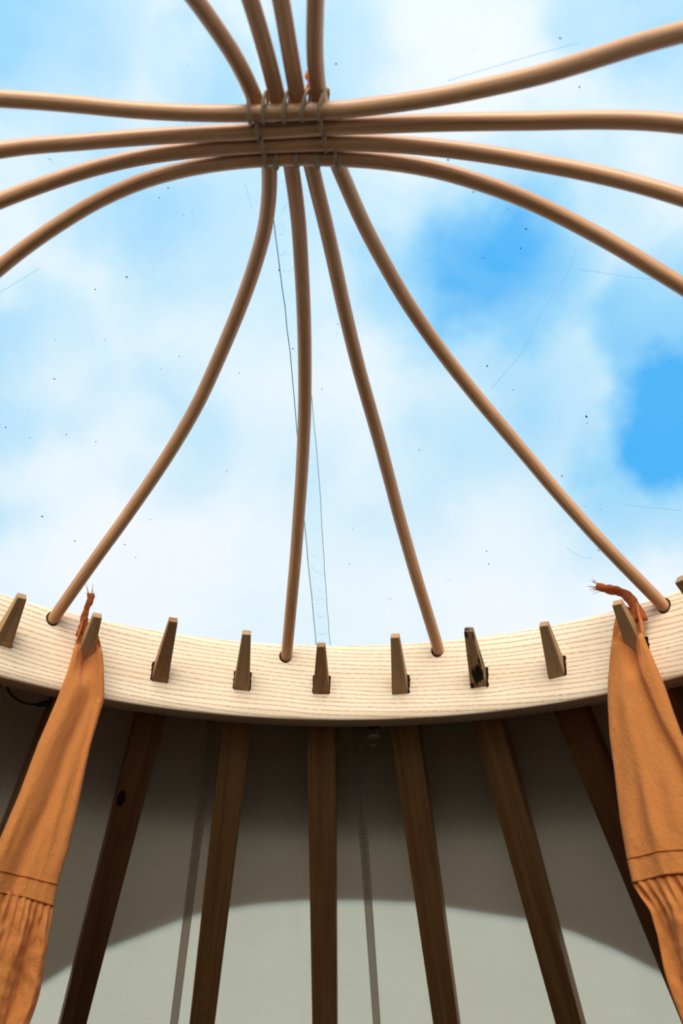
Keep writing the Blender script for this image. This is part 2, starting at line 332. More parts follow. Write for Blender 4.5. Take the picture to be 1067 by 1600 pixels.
# ------------------------------------------------------------------ measured shapes (metres)
RODS = {
 'A1': [[-0.433,-0.805,2.508],[-0.413,-0.763,2.564],[-0.392,-0.72,2.618],[-0.371,-0.675,2.671],[-0.348,-0.628,2.721],[-0.324,-0.579,2.768],[-0.3,-0.527,2.812],[-0.274,-0.473,2.852],[-0.247,-0.416,2.888],[-0.218,-0.357,2.919],[-0.189,-0.296,2.944],[-0.159,-0.234,2.964],[-0.127,-0.17,2.979],[-0.097,-0.105,2.988],[-0.075,-0.036,2.992],[-0.064,0.035,2.992],[-0.065,0.107,2.989],[-0.075,0.179,2.982],[-0.094,0.247,2.969],[-0.118,0.313,2.95],[-0.145,0.375,2.926],[-0.174,0.434,2.896],[-0.205,0.49,2.861],[-0.24,0.54,2.823],[-0.278,0.585,2.781],[-0.318,0.625,2.736],[-0.359,0.662,2.688],[-0.4,0.695,2.639],[-0.471,0.762,2.561],[-0.486,0.777,2.544],[-0.5,0.79,2.529]],
 'A2': [[-0.213,-0.889,2.508],[-0.204,-0.843,2.564],[-0.194,-0.796,2.619],[-0.184,-0.747,2.672],[-0.174,-0.695,2.723],[-0.163,-0.64,2.771],[-0.151,-0.583,2.815],[-0.139,-0.523,2.855],[-0.127,-0.46,2.891],[-0.114,-0.395,2.922],[-0.1,-0.328,2.947],[-0.086,-0.259,2.967],[-0.071,-0.189,2.981],[-0.057,-0.117,2.989],[-0.045,-0.045,2.993],[-0.034,0.027,2.993],[-0.026,0.1,2.991],[-0.02,0.173,2.984],[-0.017,0.245,2.973],[-0.014,0.316,2.955],[-0.012,0.386,2.932],[-0.011,0.453,2.903],[-0.011,0.518,2.869],[-0.013,0.58,2.83],[-0.016,0.639,2.787],[-0.02,0.695,2.741],[-0.024,0.749,2.691],[-0.029,0.8,2.639],[-0.038,0.894,2.557],[-0.04,0.915,2.539],[-0.042,0.934,2.523]],
 'A3': [[-0.119,-0.905,2.509],[-0.113,-0.859,2.566],[-0.107,-0.811,2.621],[-0.101,-0.761,2.674],[-0.095,-0.708,2.724],[-0.088,-0.653,2.772],[-0.081,-0.594,2.816],[-0.074,-0.534,2.857],[-0.066,-0.47,2.893],[-0.058,-0.404,2.923],[-0.05,-0.335,2.948],[-0.042,-0.265,2.968],[-0.033,-0.193,2.981],[-0.025,-0.121,2.989],[-0.016,-0.048,2.993],[-0.005,0.025,2.993],[0.008,0.097,2.991],[0.023,0.168,2.985],[0.038,0.239,2.973],[0.053,0.309,2.956],[0.07,0.377,2.933],[0.089,0.442,2.904],[0.11,0.503,2.871],[0.132,0.562,2.832],[0.153,0.618,2.79],[0.174,0.671,2.743],[0.196,0.72,2.694],[0.219,0.767,2.642],[0.26,0.857,2.563],[0.268,0.876,2.546],[0.277,0.894,2.53]],
 'A4': [[0.027,-0.911,2.511],[0.026,-0.864,2.568],[0.025,-0.815,2.624],[0.024,-0.764,2.677],[0.023,-0.71,2.728],[0.022,-0.654,2.776],[0.021,-0.595,2.82],[0.019,-0.533,2.86],[0.018,-0.468,2.896],[0.017,-0.4,2.926],[0.015,-0.331,2.951],[0.013,-0.259,2.97],[0.01,-0.186,2.983],[0.009,-0.113,2.99],[0.016,-0.039,2.993],[0.033,0.033,2.993],[0.058,0.102,2.99],[0.087,0.17,2.982],[0.121,0.234,2.969],[0.159,0.295,2.95],[0.202,0.35,2.925],[0.248,0.399,2.895],[0.297,0.443,2.86],[0.347,0.481,2.821],[0.397,0.515,2.779],[0.446,0.545,2.733],[0.496,0.571,2.685],[0.546,0.592,2.635],[0.633,0.634,2.562],[0.652,0.644,2.546],[0.67,0.652,2.531]],
 'B1': [[-0.884,-0.229,2.51],[-0.837,-0.217,2.565],[-0.789,-0.205,2.619],[-0.739,-0.192,2.67],[-0.686,-0.179,2.719],[-0.63,-0.164,2.765],[-0.572,-0.15,2.807],[-0.512,-0.134,2.845],[-0.449,-0.117,2.879],[-0.385,-0.096,2.907],[-0.319,-0.075,2.93],[-0.25,-0.057,2.947],[-0.179,-0.046,2.959],[-0.106,-0.042,2.966],[-0.033,-0.044,2.969],[0.04,-0.051,2.968],[0.112,-0.065,2.965],[0.182,-0.085,2.957],[0.249,-0.112,2.944],[0.311,-0.145,2.925],[0.367,-0.185,2.901],[0.419,-0.228,2.872],[0.47,-0.269,2.838],[0.519,-0.306,2.799],[0.567,-0.341,2.757],[0.613,-0.374,2.71],[0.658,-0.406,2.661],[0.7,-0.436,2.609],[0.74,-0.465,2.555],[0.779,-0.492,2.5]],
 'B2': [[-0.914,-0.054,2.506],[-0.867,-0.052,2.562],[-0.817,-0.049,2.616],[-0.765,-0.046,2.667],[-0.71,-0.043,2.716],[-0.653,-0.039,2.762],[-0.593,-0.036,2.805],[-0.531,-0.033,2.843],[-0.466,-0.028,2.877],[-0.399,-0.022,2.906],[-0.329,-0.014,2.929],[-0.258,-0.01,2.947],[-0.186,-0.009,2.959],[-0.113,-0.01,2.966],[-0.04,-0.015,2.969],[0.033,-0.023,2.969],[0.106,-0.031,2.966],[0.179,-0.042,2.959],[0.25,-0.055,2.947],[0.319,-0.071,2.93],[0.386,-0.092,2.907],[0.45,-0.113,2.879],[0.512,-0.132,2.845],[0.573,-0.15,2.807],[0.631,-0.165,2.764],[0.686,-0.18,2.718],[0.739,-0.194,2.67],[0.789,-0.208,2.618],[0.837,-0.221,2.564],[0.884,-0.233,2.508]],
 'B3': [[-0.908,0.126,2.505],[-0.86,0.119,2.561],[-0.811,0.111,2.616],[-0.759,0.103,2.668],[-0.705,0.095,2.717],[-0.648,0.086,2.763],[-0.588,0.077,2.806],[-0.526,0.067,2.844],[-0.461,0.057,2.878],[-0.394,0.046,2.907],[-0.325,0.034,2.93],[-0.254,0.025,2.948],[-0.181,0.019,2.96],[-0.108,0.014,2.966],[-0.034,0.009,2.969],[0.04,0.004,2.969],[0.113,0.001,2.966],[0.187,-0.0,2.959],[0.26,-0.001,2.947],[0.331,-0.003,2.929],[0.401,-0.008,2.905],[0.469,-0.013,2.876],[0.534,-0.017,2.842],[0.597,-0.021,2.803],[0.657,-0.024,2.76],[0.714,-0.026,2.714],[0.769,-0.029,2.664],[0.821,-0.031,2.612],[0.871,-0.034,2.558],[0.919,-0.036,2.502]],
 'B4': [[-0.848,0.342,2.508],[-0.804,0.321,2.564],[-0.759,0.3,2.618],[-0.712,0.278,2.669],[-0.662,0.254,2.718],[-0.61,0.23,2.764],[-0.556,0.204,2.806],[-0.5,0.177,2.844],[-0.442,0.146,2.878],[-0.381,0.116,2.906],[-0.318,0.088,2.929],[-0.25,0.065,2.947],[-0.179,0.049,2.959],[-0.107,0.039,2.966],[-0.034,0.033,2.969],[0.04,0.031,2.969],[0.113,0.032,2.966],[0.186,0.038,2.959],[0.257,0.049,2.946],[0.327,0.063,2.928],[0.394,0.08,2.905],[0.46,0.097,2.876],[0.523,0.113,2.842],[0.584,0.126,2.803],[0.642,0.14,2.76],[0.698,0.153,2.714],[0.751,0.165,2.665],[0.801,0.177,2.613],[0.85,0.189,2.559],[0.896,0.2,2.503]],
}
PEGS = {
 -4: ([-0.5521, 0.7222, 2.4807], [-0.5139, 0.6623, 2.5353]),
 -3: ([-0.4207, 0.7956, 2.472], [-0.3883, 0.7251, 2.5304]),
 -2: ([-0.283, 0.863, 2.4736], [-0.2536, 0.7695, 2.5461]),
 -1: ([-0.1255, 0.8997, 2.4754], [-0.1148, 0.8102, 2.542]),
 0: ([0.0338, 0.9077, 2.4754], [0.0316, 0.8328, 2.5307]),
 1: ([0.191, 0.8878, 2.4728], [0.1754, 0.7992, 2.5398]),
 2: ([0.3412, 0.8419, 2.4745], [0.3139, 0.7595, 2.5401]),
 3: ([0.4783, 0.7718, 2.472], [0.4463, 0.704, 2.5305]),
 4: ([0.6021, 0.669, 2.472], [0.5573, 0.6078, 2.5318]),
 5: ([0.7089, 0.5545, 2.472], [0.6362, 0.5077, 2.5301]),
}
SEAM_L= [[-0.0947,-0.1752,3.0209],[-0.0853,-0.118,3.0261],[-0.0742,-0.0681,3.0288],[-0.068,0.062,3.0292],[-0.0624,0.2245,3.0164],[-0.0496,0.3696,2.9866],[-0.0336,0.545,2.9204],[-0.0202,0.7,2.8305],[-0.0064,0.8116,2.7453],[0.0064,0.8957,2.6691],[0.0167,0.9605,2.6029],[0.0205,0.984,2.58]]
SEAM_R= [[-0.0742,-0.1752,3.0219],[-0.064,-0.1182,3.0269],[-0.0522,-0.0684,3.0295],[-0.0431,0.0616,3.0298],[-0.0336,0.1931,3.0213],[-0.0207,0.3693,2.9874],[0.0011,0.5567,2.9153],[0.0176,0.7105,2.8232],[0.0301,0.8319,2.7274],[0.0392,0.9046,2.6596],[0.0467,0.9593,2.6033],[0.0510,0.983,2.58]]
SPECKS= [[-0.3184,0.2873,2.969,3],[-0.3722,0.3,2.9506,2.2],[-0.4631,0.445,2.8679,2.5],[-0.5143,0.6747,2.7133,3.2],[-0.4616,0.7351,2.6953,2.2],[-0.5527,0.5016,2.7972,2],[0.3361,-0.1568,2.9872,3.6],[0.0369,-0.0824,3.0292,3.2],[-0.1384,-0.1645,3.019,2],[-0.2297,0.1304,3.0114,2],[-0.246,0.1466,3.0073,1.6],[-0.2123,0.182,3.0086,1.5],[-0.2792,0.0642,3.0072,1.8],[-0.3953,0.0554,2.9788,2],[-0.3927,0.0603,2.9793,1.4],[0.2126,0.0656,3.018,3],[0.2588,0.1167,3.0078,2.4],[0.3154,0.1376,2.9943,2],[0.3275,0.1503,2.99,1.4],[0.3495,0.1666,2.9824,2.6],[0.3464,0.2036,2.9779,2.4],[0.2027,0.2574,2.9983,1.4],[0.3227,0.4371,2.9218,3],[0.3741,0.4678,2.8931,2],[0.5035,0.4703,2.838,3.5],[0.5065,0.481,2.8317,1.8],[0.48,0.5898,2.7865,2.6],[0.5603,0.6838,2.6803,2.4],[0.3604,0.5228,2.8723,1.3],[0.6089,0.3154,2.8403,1.6],[0.2129,0.6209,2.8592,1.8],[0.3643,0.7844,2.6982,2],[-0.0581,0.2948,3.0044,2.4],[-0.0355,0.4504,2.9607,2.2],[0.0451,0.4173,2.9721,1.6],[-0.1373,0.4951,2.9355,1.6],[-0.2456,0.452,2.9352,1.5],[-0.3513,0.7951,2.6942,1.8],[-0.3708,0.7688,2.7086,1.8],[-0.3199,0.7385,2.751,1.7],[-0.4084,0.5788,2.8248,1.6],[-0.4571,0.55,2.8201,1.8],[-0.5174,0.5344,2.7992,1.5],[-0.3705,0.3981,2.9215,1.6],[-0.4499,0.3758,2.9,1.6],[-0.2807,0.4699,2.9198,1.4],[0.3767,-0.0897,2.9824,3],[0.29,0.2353,2.9865,1.6],[0.3729,0.3228,2.9443,1.2],[0.4377,0.6055,2.7968,1.4],[0.5278,0.6227,2.7414,1.5],[0.5531,0.6163,2.7312,1.5],[-0.1972,0.1771,3.0113,1.3],[-0.1684,0.6764,2.8327,1.4],[0.0193,0.5277,2.929,2],[0.0471,0.3982,2.9782,1.5],[0.0838,0.8391,2.7179,1.6],[0.0879,0.779,2.768,1.6],[0.172,0.886,2.6624,1.8],[0.2875,0.8321,2.6838,1.5],[0.3585,0.7647,2.7167,2]]
SCRATCH= [[[-0.5165,0.2651,2.903],[-0.4848,0.2541,2.9198],[-0.4504,0.2405,2.9369]],[[0.1977,-0.0681,3.0197],[0.2731,-0.1064,3.006],[0.3614,-0.1555,2.9805]],[[0.5684,0.3257,2.8601],[0.5847,0.2968,2.8596],[0.5951,0.2673,2.8617]],[[0.3338,0.4795,2.901],[0.3785,0.3952,2.9199],[0.4019,0.3016,2.9404],[0.426,0.2325,2.9476],[0.4301,0.1767,2.9557]],[[0.4429,0.2147,2.9448],[0.5192,0.1997,2.9155],[0.5847,0.1765,2.8864]],[[0.59,0.5896,2.726],[0.6351,0.569,2.7093],[0.6776,0.5489,2.6917]],[[-0.1887,0.0152,3.022],[-0.1398,0.0036,3.0265],[-0.096,-0.0069,3.029]],[[-0.1071,0.1265,3.0244],[-0.1034,0.1506,3.0228],[-0.0987,0.1761,3.0206]],[[0.5049,0.7052,2.696],[0.529,0.7085,2.6802],[0.5515,0.7022,2.6718]]]
PATCH= [[0.0945,1.0272,2.4174],[0.1345,1.023,2.4172],[0.1346,1.0529,2.3953],[0.1237,1.0806,2.376],[0.1038,1.0589,2.3935]]
CABLE= [[-0.6097,0.7604,2.4363],[-0.5806,0.7828,2.4361],[-0.5598,0.7978,2.4197],[-0.5512,0.8038,2.4045],[-0.5392,0.8119,2.394],[-0.5219,0.8232,2.3885],[-0.5035,0.8346,2.3907],[-0.4894,0.8429,2.3954],[-0.4711,0.8533,2.4023],[-0.4507,0.8642,2.412],[-0.4294,0.875,2.4192],[-0.3949,0.891,2.4183]]
CONN= [[-0.4955,0.8393,2.3939],[-0.4713,0.8531,2.4035]]
BULB= [[0.1421,0.9797,2.3953]]

# ------------------------------------------------------------------ setting: floor, wall, roof canvas
def lathe(bm, prof, n=96, a0=0.0, a1=2*PI, us=1.0):
    """prof = [(r, z)], revolved; uv = (arc metres, profile metres)"""
    uvl = bm.loops.layers.uv.verify()
    full = abs(a1 - a0 - 2*PI) < 1e-6
    L = [0.0]
    for (r0, z0), (r1, z1) in zip(prof, prof[1:]): L.append(L[-1] + math.hypot(r1-r0, z1-z0))
    cols = []
    for i in range(n if full else n + 1):
        a = a0 + (a1 - a0) * i / n
        cols.append([bm.verts.new((r * math.sin(a), r * math.cos(a), z)) for r, z in prof])
    for i in range(n):
        A_, B_ = cols[i], cols[(i+1) % len(cols)]
        for k in range(len(prof) - 1):
            f = bm.faces.new((A_[k], B_[k], B_[k+1], A_[k+1]))
            for lp, (ii, kk) in zip(f.loops, ((i, k), (i+1, k), (i+1, k+1), (i, k+1))):
                lp[uvl].uv = ((a0 + (a1-a0) * ii / n) * us, L[kk])
    return bm
RW = 2.16
bm = lathe(bmesh.new(), [(RW + 0.05, -0.06), (RW + 0.05, 0.0), (0.01, 0.0), (0.01, -0.06)], 64)
floor = obj('floor', bm, M['floor'], smooth=False); floor['kind'] = 'structure'
bm = lathe(bmesh.new(), [(RW, 0.0), (RW, roof_z(RW) - 0.005), (RW + 0.02, roof_z(RW) - 0.012), (RW + 0.02, 0.0)], 96, us=RW)
wall = obj('wall_outer', bm, M['wall']); wall['kind'] = 'structure'
CT = 0.0015
rr = [0.972, 1.0, 1.05, 1.15, 1.3, 1.5, 1.7, 1.9, 2.05, 2.22]
bm = lathe(bmesh.new(), [(r, roof_z(r)) for r in rr], 144, us=1.5)
roof = obj('ceiling', bm, M['canvas']); roof['kind'] = 'structure'

def on_roof(p, off):                             # a point in plan lifted to the canvas
    r = math.hypot(p[0], p[1]); return Vector((p[0], p[1], roof_z(r, off)))
def tape(p0, p1, w):
    bm = bmesh.new(); uvl = bm.loops.layers.uv.verify()
    p0 = Vector(p0); p1 = Vector(p1); d = (p1 - p0).normalized(); s = Vector((d.y, -d.x)); n = 40
    rows = []
    for i in range(n + 1):
        c = p0.lerp(p1, i / n)
        rows.append([bm.verts.new(on_roof(c + s * (w * q), -0.0012 - 0.0008 * (abs(q) < 0.4))) for q in (-0.5, -0.3, 0.3, 0.5)])
    for i in range(n):
        for k in range(3):
            f = bm.faces.new((rows[i][k], rows[i][k+1], rows[i+1][k+1], rows[i+1][k]))
            for lp, (ii, kk) in zip(f.loops, ((i, k), (i, k+1), (i+1, k+1), (i+1, k))): lp[uvl].uv = (kk * w / 3, ii * 0.02)
    t = obj('seam_tape', bm, M['tape'], roof)
    st = bmesh.new(); L = (p1 - p0).length; k = int(L / 0.0078)
    up3 = Vector((0, 0, 1))
    for i in range(k):
        for q in (-0.34, 0.34):
            a = on_roof(p0 + d * (i * 0.0078) + s * (w * q), -0.0024); b = on_roof(p0 + d * (i * 0.0078 + 0.0042) + s * (w * q), -0.0024)
            sweep(st, [a, (a + b) / 2 + up3 * -0.0006, b], 0.0007, 5)
    o = obj('stitching', st, M['thread'], t); o['kind'] = 'stuff'
    return t
tape((-0.1850, 0.965), (-0.3300, 1.865), 0.020)
tape((0.1030, 0.975), (0.2060, 1.865), 0.019)
PATCH = [(0.0945, 0.985), (0.1345, 0.981), (0.1346, 1.0529), (0.1237, 1.0806), (0.1038, 1.0589)]
bm = bmesh.new(); vsx = [bm.verts.new(on_roof(p, -0.0032)) for p in PATCH]; vsy = [bm.verts.new(on_roof(p, -0.0045)) for p in PATCH]
bm.faces.new(vsx[::-1]); bm.faces.new(vsy)
for i in range(5): bm.faces.new((vsx[i], vsx[(i+1) % 5], vsy[(i+1) % 5], vsy[i]))
obj('seam_patch', bm, M['tape'], roof, smooth=False)

# ------------------------------------------------------------------ crown: ring, bent rods, lashing
crown = thing('yurt_crown', 'pale wooden yurt crown ring carrying eight bent rods tied together at the top', 'yurt crown', (0, 0, ZR))
def ring_r(z): return R * (1 + (RU - 1) * z / (R * H))
hz = R * H; TH = 0.045; f3 = 0.004
prof = []
for z, q in ((f3*.3, 0.6), (f3, 0.0)): prof.append((ring_r(0) + f3 * q, ZR + z))
for i in range(1, 8): prof.append((ring_r(hz * i / 8), ZR + hz * i / 8))
prof += [(ring_r(hz), ZR + hz - f3), (ring_r(hz) + f3 * .4, ZR + hz - f3 * .3), (ring_r(hz) + f3, ZR + hz)]
prof += [(ring_r(hz) + TH - f3, ZR + hz), (ring_r(hz) + TH, ZR + hz - f3), (ring_r(0) + TH, ZR + f3), (ring_r(0) + TH - f3, ZR), (ring_r(0) + f3, ZR), (ring_r(0) + f3*.6, ZR + f3*.3)]
bm = lathe(bmesh.new(), prof, 240, -PI, PI, us=R)
ring = child('ring', bm, M['ash'], crown)
def ring_frame(a):
    return Vector((math.sin(a), math.cos(a), 0)), Vector((math.cos(a), -math.sin(a), 0))
def ring_pt(a, z, off=0.0):                      # on the inner face; off towards the middle
    r = ring_r(z - ZR) - off; return Vector((r * math.sin(a), r * math.cos(a), z))
def hole_shade(a, z, w, h, name, ell=False, seedv=0):
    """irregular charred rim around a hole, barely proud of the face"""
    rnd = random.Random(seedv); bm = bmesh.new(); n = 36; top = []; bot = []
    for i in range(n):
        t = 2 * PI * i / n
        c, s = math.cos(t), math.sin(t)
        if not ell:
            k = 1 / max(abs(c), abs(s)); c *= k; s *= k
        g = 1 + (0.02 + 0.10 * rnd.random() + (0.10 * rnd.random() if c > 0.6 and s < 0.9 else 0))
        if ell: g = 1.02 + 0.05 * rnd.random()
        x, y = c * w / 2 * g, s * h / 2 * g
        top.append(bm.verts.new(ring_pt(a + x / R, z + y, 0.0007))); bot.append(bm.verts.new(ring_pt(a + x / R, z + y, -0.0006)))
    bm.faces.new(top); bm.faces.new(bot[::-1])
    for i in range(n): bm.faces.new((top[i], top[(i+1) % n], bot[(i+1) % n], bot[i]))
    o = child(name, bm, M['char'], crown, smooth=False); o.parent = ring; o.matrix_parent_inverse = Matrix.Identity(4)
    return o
for k, (b, t) in PEGS.items():  # dark plates stand in for the shaded gap and char round each peg
    a = math.atan2(b[0], b[1]); hole_shade(a + (0.0016 if k > 0 else -0.0016 if k < -1 else 0), b[2] + 0.001, 0.0325, 0.039, 'scorched_mortise', False, k + 9)
RR = 0.01215
rods = {}
for k in ('A1', 'A2', 'A3', 'A4', 'B1', 'B2', 'B3', 'B4'):
    pts = catmull(RODS[k], 3)
    bm = sweep(bmesh.new(), pts, lambda t: RR * (1.0 + 0.05 * math.sin(9 * t + len(k))), 18)
    rods[k] = child('bent_rod', bm, M['rod'], crown)
    p = Vector(RODS[k][-2])
    if k[0] == 'A': hole_shade(math.atan2(p.x, p.y) + (0.0022 if k > 'A3' else -0.002), p.z - 0.001, 0.0245, 0.030, 'drilled_hole_rim', True, ord(k[1]))  # dark ellipse painted as the shade in the rod's hole
def rod_at(k, x):
    P = RODS[k]
    for p, q in zip(P, P[1:]):
        if p[0] <= x <= q[0]:
            t = (x - p[0]) / (q[0] - p[0]); return Vector(p).lerp(Vector(q), t)
# lashing: one length of twine, its turns one by one
bm = bmesh.new()
def loop_pts(c, hy, hz_, tilt, n=28):
    return [Vector((c.x + tilt * math.sin(2*PI*i/n) * 0.5 + 0.0025 * (i / n), c.y + hy * math.cos(2*PI*i/n), c.z + hz_ * math.sin(2*PI*i/n))) for i in range(n + 2)]
c0 = rod_at('B2', -0.03)
pts = [Vector((c0.x + 0.03 * math.sin(i * .9) - 0.02, c0.y - 0.015 + 0.012 * math.cos(i * .7), c0.z + RR + 0.001 + 0.001 * math.sin(i))) for i in range(8)]
pts = [rod_at('B1', -0.087) + Vector((0, 0.013, 0.004)), rod_at('B1', -0.06) + Vector((0, 0.0145, -0.005)), rod_at('B1', -0.031) + Vector((0, 0.014, -0.005)), rod_at('B1', -0.005) + Vector((0, 0.0145, -0.004)), rod_at('B1', 0.02) + Vector((0, 0.014, 0.0))]
lash = child('lashing', sweep(bmesh.new(), catmull(pts, 6), 0.0022, 8), M['twine'], crown)
def turn(k, x, dy, dz, hy, hz_, tilt, rad=0.0027):
    c = rod_at(k, x) + Vector((0, dy, dz))
    o = child('twine_turn', sweep(bmesh.new(), loop_pts(c, hy, hz_, tilt), rad, 8), M['twine'], crown)
    o.parent = lash; o.matrix_parent_inverse = Matrix.Identity(4)
for x, tl in ((-0.087, -0.004), (-0.064, 0.006), (-0.0335, 0.008), (-0.006, 0.012), (0.019, 0.014)): turn('B1', x, -0.003, 0.010, 0.0165, 0.0262, tl)
for k, x, tl in (('B2', -0.074, 0.004), ('B3', -0.068, 0.004), ('B4', -0.066, 0.004), ('B2', 0.020, 0.008), ('B3', 0.025, 0.008), ('B4', 0.041, 0.008)):
    turn(k, x, -0.0085, 0.006, 0.0235, 0.0205, tl)
for x, tl in ((-0.050, 0.005), (-0.019, 0.006), (0.012, 0.006), (0.040, -0.004)): turn('B4', x, 0.0015, 0.0105, 0.0158, 0.0262, tl, 0.0031)
pts = catmull([(-0.004, -0.052, 3.000), (-0.002, -0.060, 3.006), (0.001, -0.066, 3.010), (-0.004, -0.072, 3.012), (-0.001, -0.078, 3.016)], 6)
o = child('twine_end', sweep(bmesh.new(), pts, 0.0034, 8), M['twine_orange'], crown); o.parent = lash; o.matrix_parent_inverse = Matrix.Identity(4)

# ------------------------------------------------------------------ clear plastic dome cover
def dome_z(r): return ZR + R * (0.19 + (APX + 0.055 - 0.19) * (1 - (r / (1.1 * R)) ** 2.4))
cover = thing('dome_cover', 'clear plastic dome cover flecked with dirt, stretched over the crown', 'dome cover', (0, 0, ZR + 0.17))
prof = [(0.001, dome_z(0.001))] + [(1.1 * R * i / 36, dome_z(1.1 * R * i / 36)) for i in range(1, 37)]
bm = lathe(bmesh.new(), prof, 120)
child('clear_sheet', bm, M['pvc'], cover)
# opaque double canvas round the foot of the dome; its hem runs nearly straight across the roof in front
HEM = [(-21.3, 1.830), (-19.4, 1.772), (-17.2, 1.722), (-11, 1.626), (-8.8, 1.601), (-4.2, 1.573), (0.5, 1.558), (5.5, 1.555), (10.6, 1.560), (13.5, 1.574), (20.9, 1.610), (23.6, 1.638), (27.5, 1.699), (30.3, 1.762)]
def hem(deg):
    if HEM[0][0] <= deg <= HEM[-1][0]:
        for (a, r), (b, s) in zip(HEM, HEM[1:]):
            if a <= deg <= b: return r + (s - r) * (deg - a) / (b - a)
    d = min(abs(deg - HEM[0][0]), abs(deg - HEM[-1][0]))          # unseen sides of the double layer extended to the wall to darken the interior
    e = HEM[0][1] if abs(deg - HEM[0][0]) < abs(deg - HEM[-1][0]) else HEM[-1][1]
    return min(e + d * 0.028, 2.38)
bm = bmesh.new(); uvl = bm.loops.layers.uv.verify(); n = 240; cols = []
for i in range(n):
    a = 2 * PI * i / n; dg = math.degrees(a); dg = dg - 360 if dg > 180 else dg
    rb = hem(dg) * R
    col = [bm.verts.new((0.947 * math.sin(a), 0.947 * math.cos(a), ZR + 0.1690)), bm.verts.new((0.968 * math.sin(a), 0.968 * math.cos(a), ZR + 0.1705)), bm.verts.new((0.992 * math.sin(a), 0.992 * math.cos(a), ZR + 0.168)), bm.verts.new((0.998 * math.sin(a), 0.998 * math.cos(a), ZR + 0.14))]
    for j in range(9):
        r = 1.03 + (rb - 1.03) * j / 8
        zc_ = (ZR + 0.15) + (roof_z(rb, 0.006) - (ZR + 0.15)) * j / 8
        col.append(bm.verts.new((r * math.sin(a), r * math.cos(a), zc_)))
    cols.append(col)
for i in range(n):
    for j in range(len(cols[0]) - 1):
        f = bm.faces.new((cols[i][j], cols[(i+1) % n][j], cols[(i+1) % n][j+1], cols[i][j+1]))
        for lp, (ii, jj) in zip(f.loops, ((i, j), (i+1, j), (i+1, j+1), (i, j+1))): lp[uvl].uv = (ii * 0.03, jj * 0.07)
child('canvas_skirt', bm, M['skirt'], cover)
bm = bmesh.new(); cols = []  # added opaque collar that shades the canvas darker towards the ring
for i in range(n):
    a = 2 * PI * i / n; dg = math.degrees(a); dg = dg - 360 if dg > 180 else dg
    rb = hem(dg) * R; col = []
    for r, z in ((0.948, 0.1705), (0.97, 0.1725), (0.998, 0.172)): col.append((r, ZR + z))
    for r in (1.03, 1.11, 1.19, 1.275):
        col.append((r, (ZR + 0.15) + (roof_z(rb, 0.006) - (ZR + 0.15)) * (r - 1.03) / (rb - 1.03) + 0.004))
    cols.append([bm.verts.new((r * math.sin(a), r * math.cos(a), z)) for r, z in col])
for i in range(n):
    for q in range(6): bm.faces.new((cols[i][q], cols[(i+1) % n][q], cols[(i+1) % n][q+1], cols[i][q+1]))
child('reinforcing_collar', bm, M['collar'], cover)
def inset(p, d=0.0015):                          # just under the sheet
    p = Vector(p); r = math.hypot(p.x, p.y); return Vector((p.x, p.y, dome_z(r) - d))
lf = [inset(p) for p in catmull(SEAM_L, 4)]; rg = [inset(p) for p in catmull(SEAM_R, 4)]
bm = bmesh.new()
rows = [[bm.verts.new(a), bm.verts.new(b)] for a, b in zip(lf, rg)]
for a, b in zip(rows, rows[1:]): bm.faces.new((a[0], a[1], b[1], b[0]))
seam = child('seam_strip', bm, M['pvc_seam'], cover)
for pts, r in ((lf, 0.00085), (rg, 0.0006)):
    wob = [p + Vector((random.uniform(-.0007, .0007), 0, 0)) for p in pts]
    o = child('weld_line', sweep(bmesh.new(), wob[12:], r, 6), M['seam_line'], cover); o.parent = seam; o.matrix_parent_inverse = Matrix.Identity(4)
bm = bmesh.new()
for i in range(46):                              # short wrinkles across the weld
    t = random.uniform(0.25, 0.95); j = int(t * (len(lf) - 2)); a = lf[j].lerp(lf[j+1], random.random()); b = rg[j].lerp(rg[j+1], random.random())
    u = random.uniform(0, 0.5); w = random.uniform(0.25, 0.5)
    p, q = a.lerp(b, u), a.lerp(b, u + w)
    sweep(bm, [p, (p + q) / 2 + Vector((0, 0.001, -.0006)), q], 0.0004, 4)
o = child('weld_wrinkle', bm, M['scratch'], cover); o.parent = seam; o.matrix_parent_inverse = Matrix.Identity(4); o['kind'] = 'stuff'
bm = bmesh.new()
def fleck(p, r):
    nrm2 = Vector((p.x * 0.9, p.y * 0.9, 0.8)).normalized(); t1 = nrm2.orthogonal().normalized(); t2 = nrm2.cross(t1)
    n = 6; ang = random.random() * 6; vv = [bm.verts.new(p + (t1 * math.cos(ang + 2*PI*i/n) * r * random.uniform(.6, 1.2) + t2 * math.sin(ang + 2*PI*i/n) * r * random.uniform(.5, 1.1))) for i in range(n)]
    v0 = bm.verts.new(p - nrm2 * r * 0.5); v1 = bm.verts.new(p + nrm2 * r * 0.3)
    for i in range(n): bm.faces.new((vv[i], vv[(i+1) % n], v0)); bm.faces.new((vv[(i+1) % n], vv[i], v1))
for x, y, z, s in SPECKS:
    fleck(inset((x, y, z)), s * 0.5 * (Vector((x, y, z)) - CAM).length / 1479 * 1.25)
for i in range(520):
    a = random.random() * 2 * PI; r = 0.93 * math.sqrt(random.random())
    p = inset((r * math.sin(a), r * math.cos(a), 0)); fleck(p, random.uniform(0.0003, 0.00075))
o = child('dirt_flecks', bm, M['speck'], cover, smooth=False); o['kind'] = 'stuff'
bm = bmesh.new()
for l in SCRATCH: sweep(bm, [inset(p) for p in catmull(l, 6)], 0.0007, 5)
o = child('scratches', bm, M['scratch'], cover); o['kind'] = 'stuff'

